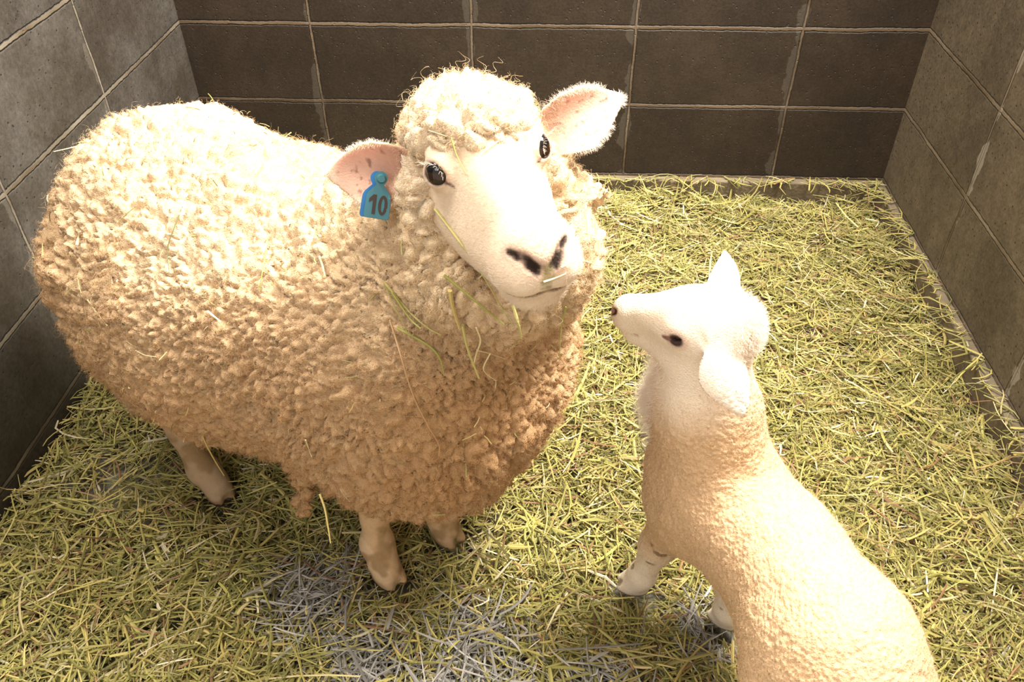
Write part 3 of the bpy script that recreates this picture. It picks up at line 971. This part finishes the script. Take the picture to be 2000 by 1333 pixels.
def plate(name, outline, z0, z1, mat, M, parent, bevel=.0004):
    bm = bmesh.new()
    vs = [bm.verts.new((x, y, z0)) for x, y in outline]
    f = bm.faces.new(vs)
    ex = bmesh.ops.extrude_face_region(bm, geom=[f])
    for v in ex['geom']:
        if isinstance(v, bmesh.types.BMVert):
            v.co.z = z1
    bmesh.ops.recalc_face_normals(bm, faces=bm.faces[:])
    if bevel:
        bmesh.ops.bevel(bm, geom=bm.edges[:], offset=bevel, segments=2, affect='EDGES')
    bm.transform(M)
    me = bpy.data.meshes.new(name)
    bm.to_mesh(me); bm.free()
    return link(name, me, mat, parent)


def tag_outline(sc=1.0):
    c = .01 * sc
    pts = [(-.42 * c, -.55 * c)]
    pts += [(.85 * c * math.cos(a) * .95, .85 * c * math.sin(a)) for a in np.linspace(math.radians(222), math.radians(-42), 14)]
    pts += [(.45 * c, -.80 * c), (1.30 * c, -1.75 * c), (1.50 * c, -2.2 * c), (1.58 * c, -4.7 * c), (1.38 * c, -4.95 * c),
            (-1.38 * c, -4.95 * c), (-1.58 * c, -4.7 * c), (-1.50 * c, -2.2 * c), (-1.30 * c, -1.75 * c), (-.45 * c, -.80 * c)]
    return pts[1:]


tz = np.array((.20, -.86, .47)); tz /= np.linalg.norm(tz)
ty = np.array((.16, .40, .90)); ty -= tz * (ty @ tz); ty /= np.linalg.norm(ty)
tx = np.cross(ty, tz)
TP = (.7795, -1.2700, .7440)
TM = Matrix([[tx[i], ty[i], tz[i], TP[i]] for i in range(3)] + [[0, 0, 0, 1]])
tag_o = plate('ear_tag', tag_outline(.86), 0, .0016, tag_m, TM, ewe)
tag_o['label'] = 'teal blue plastic ear tag marked 10'
plate('back_plate', [(x - .0042, y - .0005) for x, y in tag_outline(.86)], -.0085, -.0070, tag_b, TM, tag_o)
bm = bmesh.new()
bmesh.ops.create_cone(bm, cap_ends=True, segments=24, radius1=.0052, radius2=.0036, depth=.0040, matrix=Matrix.Translation((0.0005, -.0005, .0036)))
bmesh.ops.create_cone(bm, cap_ends=True, segments=16, radius1=.0022, radius2=.0022, depth=.010, matrix=Matrix.Translation((0.0005, -.0005, -.003)))
bm.transform(TM)
me = bpy.data.meshes.new('rivet'); bm.to_mesh(me); bm.free()
link('rivet', me, tag_m, tag_o)


def digit(name, outer, inner=None):
    bm = bmesh.new()
    zz = .00165
    if inner is None:
        bm.faces.new([bm.verts.new((x, y, zz)) for x, y in outer])
    else:
        a = [bm.verts.new((x, y, zz)) for x, y in outer]; b = [bm.verts.new((x, y, zz)) for x, y in inner]
        n = len(a)
        for i in range(n):
            bm.faces.new((a[i], a[(i + 1) % n], b[(i + 1) % n], b[i]))
    ex = bmesh.ops.extrude_face_region(bm, geom=bm.faces[:])
    for v in ex['geom']:
        if isinstance(v, bmesh.types.BMVert):
            v.co.z += .0003
    bmesh.ops.recalc_face_normals(bm, faces=bm.faces[:])
    bm.transform(TM)
    me = bpy.data.meshes.new(name); bm.to_mesh(me); bm.free()
    return link(name, me, ink_m, tag_o)


k = .0086
digit('printed_digit', [(x * k, y * k) for x, y in ((-.62, -2.05), (-.22, -2.05), (-.22, -4.45), (-.62, -4.45), (-.62, -2.75), (-1.10, -3.05), (-1.10, -2.60))])
an = np.linspace(0, 2 * math.pi, 32, endpoint=False)
digit('printed_digit', [(k * (.62 + .56 * math.cos(a)), k * (-3.25 + 1.22 * math.sin(a))) for a in an],
      [(k * (.62 + .20 * math.cos(a)), k * (-3.25 + .84 * math.sin(a))) for a in an])

# ------------------------------------------------------------------ wool fibres
fib_m = tinted('wool_fibre', rough=.9, spec=.05)
# fibres have no tint attribute of their own: wool colour by height, low soiling and flank shade painted in
fib_m, nt, p = new_mat('wool_fibre')
geo = node(nt, 'ShaderNodeNewGeometry')
sx = node(nt, 'ShaderNodeSeparateXYZ'); nt.links.new(geo.outputs['Position'], sx.inputs[0])
nz = node(nt, 'ShaderNodeTexNoise', i_Scale=6.0, i_Detail=3.0); nt.links.new(geo.outputs['Position'], nz.inputs['Vector'])
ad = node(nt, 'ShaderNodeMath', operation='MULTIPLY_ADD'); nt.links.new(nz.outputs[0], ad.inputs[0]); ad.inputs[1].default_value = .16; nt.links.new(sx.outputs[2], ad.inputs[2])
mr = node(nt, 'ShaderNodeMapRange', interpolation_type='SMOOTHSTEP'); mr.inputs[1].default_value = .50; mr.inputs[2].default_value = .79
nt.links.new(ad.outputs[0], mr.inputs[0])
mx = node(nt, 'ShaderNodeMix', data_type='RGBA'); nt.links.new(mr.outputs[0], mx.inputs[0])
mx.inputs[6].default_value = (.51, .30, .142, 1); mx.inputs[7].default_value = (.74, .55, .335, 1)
nt.links.new(mx.outputs[2], p.inputs['Base Color'])
p.inputs['Roughness'].default_value = .9
p.inputs['Specular IOR Level'].default_value = .05
lam_m, nt, p = new_mat('lamb_fibre')
p.inputs['Base Color'].default_value = (.63, .43, .24, 1)
p.inputs['Roughness'].default_value = .9
p.inputs['Specular IOR Level'].default_value = .05

white_m, nt, p = new_mat('white_hair')
p.inputs['Base Color'].default_value = (.82, .72, .60, 1)
p.inputs['Roughness'].default_value = .8
rng = np.random.default_rng(11)
fl = fleece.data
FV = np.empty(len(fl.vertices) * 3, f32); fl.vertices.foreach_get('co', FV); FV = FV.reshape(-1, 3)
FN = fleece_N
wgt = np.clip(hgt - np.percentile(hgt, 20), 0, .012) + .0015
pick = rng.choice(len(FV), FUZZ_N, p=wgt / wgt.sum())
lv = np.stack([lock[pick] * 2 - 1, np.sin(lock[pick] * 91.7), np.cos(lock[pick] * 57.3)], 1)
dr = FN[pick] * .55 + lv * .9 + rng.normal(0, .30, (FUZZ_N, 3)) + np.array((0, 0, -.15))
# keep every fibre outside the skin
dn = (dr * FN[pick]).sum(1)
dr = dr + FN[pick] * np.maximum(.25 - dn, 0)[:, None]
dr /= np.linalg.norm(dr, axis=1)[:, None]
lens = np.where(rng.random(FUZZ_N) < .03, .020, .0075).astype(f32)
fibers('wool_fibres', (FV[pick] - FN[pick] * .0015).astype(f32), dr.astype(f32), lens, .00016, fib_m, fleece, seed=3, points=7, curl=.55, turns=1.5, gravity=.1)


def coat(name, me, mask_fn, n, length, radius, mat, parent, seed, lie=.8, curl=.3, turns=.7):
    rng = np.random.default_rng(seed)
    co = np.empty(len(me.vertices) * 3, f32); me.vertices.foreach_get('co', co); co = co.reshape(-1, 3)
    nn = normals(me)
    w = mask_fn(co); w = w / w.sum()
    pk = rng.choice(len(co), n, p=w)
    d = nn[pk] + lie * (rng.normal(0, .5, (n, 3)) + np.array((0, 0, -.4)))
    dn = (d * nn[pk]).sum(1)
    d = d + nn[pk] * np.maximum(.3 - dn, 0)[:, None]
    d /= np.linalg.norm(d, axis=1)[:, None]
    return fibers(name, co[pk], d.astype(f32), np.full(n, length, f32), radius, mat, parent, seed=seed + 1, points=4, curl=curl, turns=turns)


def lamb_mask(co):
    Q = (co - LT) @ LR
    hd = np.linalg.norm(Q - np.array((0, .01, -.01)), axis=1)
    return sstep(.075, .12, hd) * sstep(.03, .12, co[:, 2]) + .02


coat('wool_fibres', lamb.data, lamb_mask, 36000, .0040, .00012, lam_m, lamb, 21, curl=.5, turns=1.2)


def rim_mask(co):
    w = np.zeros(len(co))
    for E in (EAR_R, EAR_L):
        M = frame(np.array(E[1]) - E[0], E[2]); q = (co - (np.array(E[0]) + E[1]) / 2) @ M
        Ln = np.linalg.norm(np.array(E[1]) - E[0]); s_ = q[:, 0] / (Ln / 2)
        ws = np.clip(1.08 - .42 * s_ - .25 * s_ * s_, .25, 1.2) * E[3]
        near = (np.abs(q[:, 0]) < Ln * .56) & (np.abs(q[:, 1]) < .05) & (np.abs(q[:, 2]) < .03)
        w += near * np.maximum(sstep(.75, .95, np.abs(q[:, 1]) / ws), sstep(.8, .95, s_))
    return w + 1e-9


coat('ear_hair', ewe.data, rim_mask, 5000, .0045, .00014, white_m, ewe, 31, lie=.5)


def occ_mask(co):
    Q = (co - LT) @ LR
    return np.exp(-(np.linalg.norm(Q - np.array((0, -.078, .010)), axis=1) / .022) ** 2) + 1e-9


coat('wool_tuft', lamb.data, occ_mask, 2500, .010, .00014, white_m, lamb, 41, lie=.7, curl=.4, turns=.8)


def throat_mask(co):
    return np.exp(-(np.linalg.norm((co - np.array((1.11, -1.225, .41))) / np.array((.03, .03, .06)), axis=1)) ** 2) + 1e-9


coat('chest_tuft', lamb.data, throat_mask, 3500, .016, .00014, white_m, lamb, 51, lie=.7, curl=.4, turns=.8)


# short hair of the ewe's face, lying back from the nose
face_m, nt, p = new_mat('face_hair')
p.inputs['Base Color'].default_value = (.74, .60, .45, 1)
p.inputs['Roughness'].default_value = .8
def face_mask(co):
    Q = (co - ET) @ ER
    w = ((np.abs(Q) < .25).all(1) & (Q[:, 1] > -.06)).astype(float) * sstep(.172, .150, Q[:, 1])
    for s in (1, -1):
        w *= sstep(.018, .026, np.linalg.norm(Q - np.array((s * .0590, .0145, .0110)), axis=1))
    for s in (1, -1):
        n_ = np.minimum(cone(Q, (s * .0085, .1670, -.024), (s * .019, .1590, -.013), .005, .004), cone(Q, (s * .019, .1590, -.013), (s * .027, .1470, -.0105), .004, .003))
        w *= sstep(.006, .011, n_)
    w *= sstep(.006, .012, cone(Q, (0, .169, -.022), (0, .1695, -.055), .004, .003))
    return w + 1e-12


def hair_flow(name, me, mask_fn, flow, n, length, radius, mat, parent, seed):
    rng = np.random.default_rng(seed)
    co = np.empty(len(me.vertices) * 3, f32); me.vertices.foreach_get('co', co); co = co.reshape(-1, 3)
    nn = normals(me)
    w = mask_fn(co); pk = rng.choice(len(co), n, p=w / w.sum())
    d = np.asarray(flow)[None] + rng.normal(0, .30, (n, 3))
    d = d - nn[pk] * (d * nn[pk]).sum(1)[:, None]
    d /= np.linalg.norm(d, axis=1)[:, None]
    d = d + nn[pk] * .38; d /= np.linalg.norm(d, axis=1)[:, None]
    return fibers(name, co[pk], d.astype(f32), np.full(n, length, f32), radius, mat, parent, seed=seed, points=4, curl=.12, turns=.4)


hair_flow('face_hair', ewe.data, face_mask, ER @ np.array((0, -1, -.35), f32), 26000, .0065, .00009, face_m, ewe, 81)


# eyelashes along the upper lids
def lashes(name, R, T, c, a, n, rad, count, length, parent, seed):
    rng = np.random.default_rng(seed)
    M = frame(a, n)
    a_, w_, n_ = M[:, 0], M[:, 1], M[:, 2]
    if w_[2] < 0:
        w_ = -w_
    t = rng.uniform(.12 * math.pi, .88 * math.pi, count)
    l = np.array(c)[None] + a_ * (np.cos(t) * rad[0])[:, None] + w_ * (np.sin(t) * rad[1])[:, None]
    d = n_ * .9 + w_ * .55 + a_ * (np.cos(t) * .5)[:, None] + rng.normal(0, .14, (count, 3))
    d /= np.linalg.norm(d, axis=1)[:, None]
    fibers(name, (np.array(T) + l @ np.array(R).T).astype(f32), (d @ np.array(R).T).astype(f32), np.full(count, length, f32), .0001, white_m, parent, seed=seed, points=5, curl=.06, turns=.3, gravity=.3)


for s in (1, -1):
    lashes('eyelashes', ER, ET, (s * .0615, .0165, .0135), (-s * .55, .62, -.42), (s * .70, .64, .30), (.0125, .0100), 36, .012, ewe, 60 + s)


# ------------------------------------------------------------------ single hay stems caught in the fleece
STEM_M = [plain('stem_green', (.34, .33, .09), .55, .3), plain('stem_olive', (.46, .41, .14), .55, .3), plain('stem_yellow', (.52, .40, .14), .55, .3), plain('stem_dark', (.10, .10, .03), .55, .3), plain('stem_pale', (.70, .60, .32), .55, .3)]
STEMS = (
    ("long thin hay stem lying along the ewe's cheek wool from below the eye", 1, 0.0017875, ((0.840, -1.306, 0.730), (0.857, -1.327, 0.721), (0.873, -1.351, 0.715), (0.894, -1.354, 0.678), (0.913, -1.356, 0.637))),
    ("thick straw-yellow hay stem stuck in the wool beneath the ewe's jaw", 2, 0.0039, ((0.856, -1.347, 0.657), (0.858, -1.349, 0.637), (0.864, -1.351, 0.609))),
    ('thin curved hay stem on the neck wool below the blue ear tag', 1, 0.0021125, ((0.772, -1.291, 0.626), (0.803, -1.310, 0.597), (0.825, -1.326, 0.588), (0.840, -1.331, 0.582))),
    ("broad pale hay blade hanging lowest on the ewe's breast wool", 1, 0.0027625, ((0.867, -1.349, 0.612), (0.872, -1.350, 0.577), (0.883, -1.353, 0.538))),
    ("thin green hay stem slanting close under the ewe's chin", 0, 0.0021125, ((0.850, -1.341, 0.672), (0.883, -1.346, 0.642), (0.912, -1.346, 0.612))),
    ('bent green hay stem on the breast wool, ending beside the broad pale blade', 0, 0.0024375, ((0.787, -1.315, 0.578), (0.822, -1.321, 0.558), (0.835, -1.325, 0.542), (0.839, -1.327, 0.519))),
    ("short pale hay stem poking from the ewe's mouth across the lower lip", 4, 0.0012, ((0.955, -1.438, 0.738), (0.964, -1.434, 0.739), (0.975, -1.430, 0.742))),
    ('short pale hay stem sticking out from the mouth corner nearest the lamb', 4, 0.0012, ((0.970, -1.429, 0.748), (0.978, -1.424, 0.750), (0.988, -1.419, 0.750))),
    ("pale hay stem lying across the fringe of wool on the ewe's forehead", 4, 0.0012, ((0.893, -1.311, 0.799), (0.902, -1.302, 0.802), (0.914, -1.285, 0.803))),
    ("thin green hay stem hanging from the topknot between the ewe's eyes", 0, 0.001, ((0.861, -1.305, 0.810), (0.867, -1.313, 0.794), (0.877, -1.325, 0.781))),
    ("long thin dark green stem upright on the middle of the ewe's flank", 3, 0.0008, ((0.472, -1.114, 0.607), (0.470, -1.151, 0.594), (0.466, -1.173, 0.578), (0.473, -1.198, 0.561))),
    ("pale kinked hay stem on the side of the ewe's rump near the wall", 4, 0.0012, ((0.333, -1.176, 0.496), (0.347, -1.188, 0.484), (0.370, -1.210, 0.479))),
    ("very thin stem crossing the kinked pale stem on the ewe's rump", 4, 0.0008, ((0.351, -1.165, 0.523), (0.337, -1.175, 0.495), (0.345, -1.188, 0.484), (0.349, -1.196, 0.464))),
    ("short bright straw piece on the middle of the ewe's flank", 4, 0.0017, ((0.531, -1.241, 0.534), (0.540, -1.246, 0.530), (0.550, -1.252, 0.526))),
    ('pale hay stem jutting from the top of the rump towards the block wall', 4, 0.0012, ((0.292, -0.984, 0.629), (0.274, -0.996, 0.628), (0.254, -1.009, 0.628))),
    ("short bright straw bit upright on the rear edge of the ewe's rump", 4, 0.0017, ((0.314, -1.126, 0.550), (0.312, -1.114, 0.554), (0.318, -1.113, 0.564))),
    ("thin green stem on the ewe's side halfway between rump and ear tag", 0, 0.0009, ((0.600, -1.179, 0.590), (0.605, -1.220, 0.583), (0.602, -1.236, 0.564))),
    ("short bright straw bit on the ewe's shoulder left of the ear tag", 4, 0.0016, ((0.683, -1.229, 0.614), (0.688, -1.238, 0.606), (0.694, -1.254, 0.602))),
    ('short thin stem lying level on the lower rear flank of the ewe', 4, 0.001, ((0.412, -1.234, 0.458), (0.430, -1.246, 0.461), (0.453, -1.259, 0.470))),
    ("tiny bright straw bit on the ewe's belly wool above the dangling lock", 4, 0.0012, ((0.660, -1.342, 0.413), (0.659, -1.337, 0.391), (0.663, -1.343, 0.382))),
    ("yellow straw hanging from the belly wool beside the ewe's hind leg", 2, 0.0019, ((0.479, -1.263, 0.327), (0.479, -1.260, 0.298), (0.479, -1.254, 0.263), (0.484, -1.253, 0.231))),
    ("yellow straw hanging from the brisket wool beside the ewe's front leg", 2, 0.0016, ((0.678, -1.381, 0.357), (0.685, -1.393, 0.345), (0.690, -1.407, 0.333), (0.696, -1.426, 0.317))),
    ("wide yellow-green hay blade on the breast wool straight below the ewe's chin", 1, 0.0024, ((0.921, -1.334, 0.629), (0.927, -1.346, 0.616), (0.930, -1.340, 0.588))),
    ('kinked pale hay stem on the breast wool just beside the broad lowest blade', 4, 0.0013, ((0.882, -1.349, 0.609), (0.885, -1.341, 0.584), (0.879, -1.334, 0.559), (0.874, -1.328, 0.534))),
    ('thin hay stem lying almost level across the breast wool', 4, 0.0011, ((0.877, -1.317, 0.549), (0.891, -1.315, 0.543), (0.908, -1.301, 0.523))),
    ("thin upright green stem on the breast wool nearest the lamb's nose", 0, 0.0012, ((0.978, -1.317, 0.616), (0.974, -1.315, 0.584), (0.973, -1.320, 0.543))),
    ('thin pale V-shaped stem at the bottom of the hay on the breast wool', 4, 0.001, ((0.894, -1.325, 0.552), (0.885, -1.322, 0.523), (0.899, -1.314, 0.498))),
    ('thick green hay stem beside the thin curved one under the ear tag', 0, 0.0018, ((0.784, -1.304, 0.619), (0.803, -1.316, 0.593), (0.817, -1.327, 0.587))),
    ('thin green stem at the outer edge of the neck ruff below the ear tag', 0, 0.001, ((0.776, -1.300, 0.625), (0.788, -1.311, 0.600), (0.803, -1.325, 0.572))),
    ("thin pale stem lying on the ruff wool beside the ewe's mouth corner", 4, 0.001, ((0.994, -1.296, 0.664), (1.007, -1.288, 0.654), (1.019, -1.302, 0.659))),
)


def tube_mesh(name, pts, r, sides=6, per=5):
    P = [Vector(p) for p in pts]
    P = [P[0] * 2 - P[1]] + P + [P[-1] * 2 - P[-2]]
    C = []
    for i in range(1, len(P) - 2):
        for j in range(per):
            t = j / per
            a, b, c, d = P[i - 1], P[i], P[i + 1], P[i + 2]
            C.append(0.5 * (2 * b + (c - a) * t + (2 * a - 5 * b + 4 * c - d) * t * t + (3 * b - a - 3 * c + d) * t ** 3))
    C.append(P[-2])
    bm = bmesh.new()
    rings = []
    for i, c in enumerate(C):
        T = (C[min(i + 1, len(C) - 1)] - C[max(i - 1, 0)]).normalized()
        S = T.cross(Vector((.3, .2, 1))).normalized(); N = S.cross(T)
        f = i / (len(C) - 1)
        w = r * (1 - .45 * f)
        rings.append([bm.verts.new(c + (S * math.cos(a) + N * math.sin(a) * .7) * w) for a in [k * 2 * math.pi / sides for k in range(sides)]])
    for a, b in zip(rings, rings[1:]):
        for k in range(sides):
            bm.faces.new((a[k], a[(k + 1) % sides], b[(k + 1) % sides], b[k]))
    bm.faces.new(rings[0][::-1]); bm.faces.new(rings[-1])
    bmesh.ops.recalc_face_normals(bm, faces=bm.faces[:])
    me = bpy.data.meshes.new(name); bm.to_mesh(me); bm.free()
    return me


for lab_, ci, r_, pts_ in STEMS:
    tag(link('hay_stem', tube_mesh('hay_stem', pts_, r_), STEM_M[ci]), lab_, 'hay stem', 'hay stems caught on the ewe')

# a loose strand of wool hanging down the breast
tag(link('loose_strand', tube_mesh('loose_strand', ((0.778, -1.307, 0.582), (0.784, -1.315, 0.562), (0.791, -1.327, 0.542), (0.797, -1.334, 0.513), (0.805, -1.338, 0.479), (0.818, -1.343, 0.444), (0.828, -1.345, 0.417), (0.827, -1.345, 0.396)), .0016), fib_m, fleece), 'loose strand of wool hanging down the breast')

# the countless short scraps in the wool: one object
rng = np.random.default_rng(77)
cand = np.where((FN[:, 2] > -.2))[0]
pk = rng.choice(cand, 480)
nrm = FN[pk]; pos = FV[pk] + nrm * .0075
rd = rng.normal(size=(480, 3)); rd -= nrm * (rd * nrm).sum(1)[:, None]; rd /= np.linalg.norm(rd, axis=1)[:, None]
rd = rd + nrm * rng.normal(0, .25, (480, 1))
Ls = rng.gamma(2.0, .006, 480).clip(.005, .03); ws = rng.uniform(.0003, .0009, 480)
sdv = np.cross(rd, nrm); sdv /= np.linalg.norm(sdv, axis=1)[:, None]
vv = []; cc = []
palS = np.array([(.42, .38, .12), (.60, .50, .20), (.72, .62, .35), (.20, .15, .06), (.30, .30, .09)])
for t in (-.5, 0, .5):
    c = pos + rd * (Ls * t)[:, None] + nrm * (.0012 * (1 - 4 * t * t))
    for a in (0, 2.1, 4.2):
        vv.append(c + (sdv * math.cos(a) + nrm * math.sin(a)) * ws[:, None])
vv = np.stack(vv, 1)
cc = np.repeat(palS[rng.integers(0, 5, 480)], 9, 0)
b0 = (np.arange(480) * 9)[:, None]
ff = np.concatenate([np.stack([b0[:, 0] + s * 3 + k, b0[:, 0] + s * 3 + (k + 1) % 3, b0[:, 0] + s * 3 + (k + 1) % 3 + 3, b0[:, 0] + s * 3 + k + 3], 1) for s in (0, 1) for k in range(3)])
me = np_mesh('hay_scraps', vv.reshape(-1, 3), ff, smooth=False)
paint(me, cc)
tag(link('hay_scraps', me, hay_mat), 'tiny hay scraps scattered all over the fleece of the ewe', 'hay', kind='stuff')
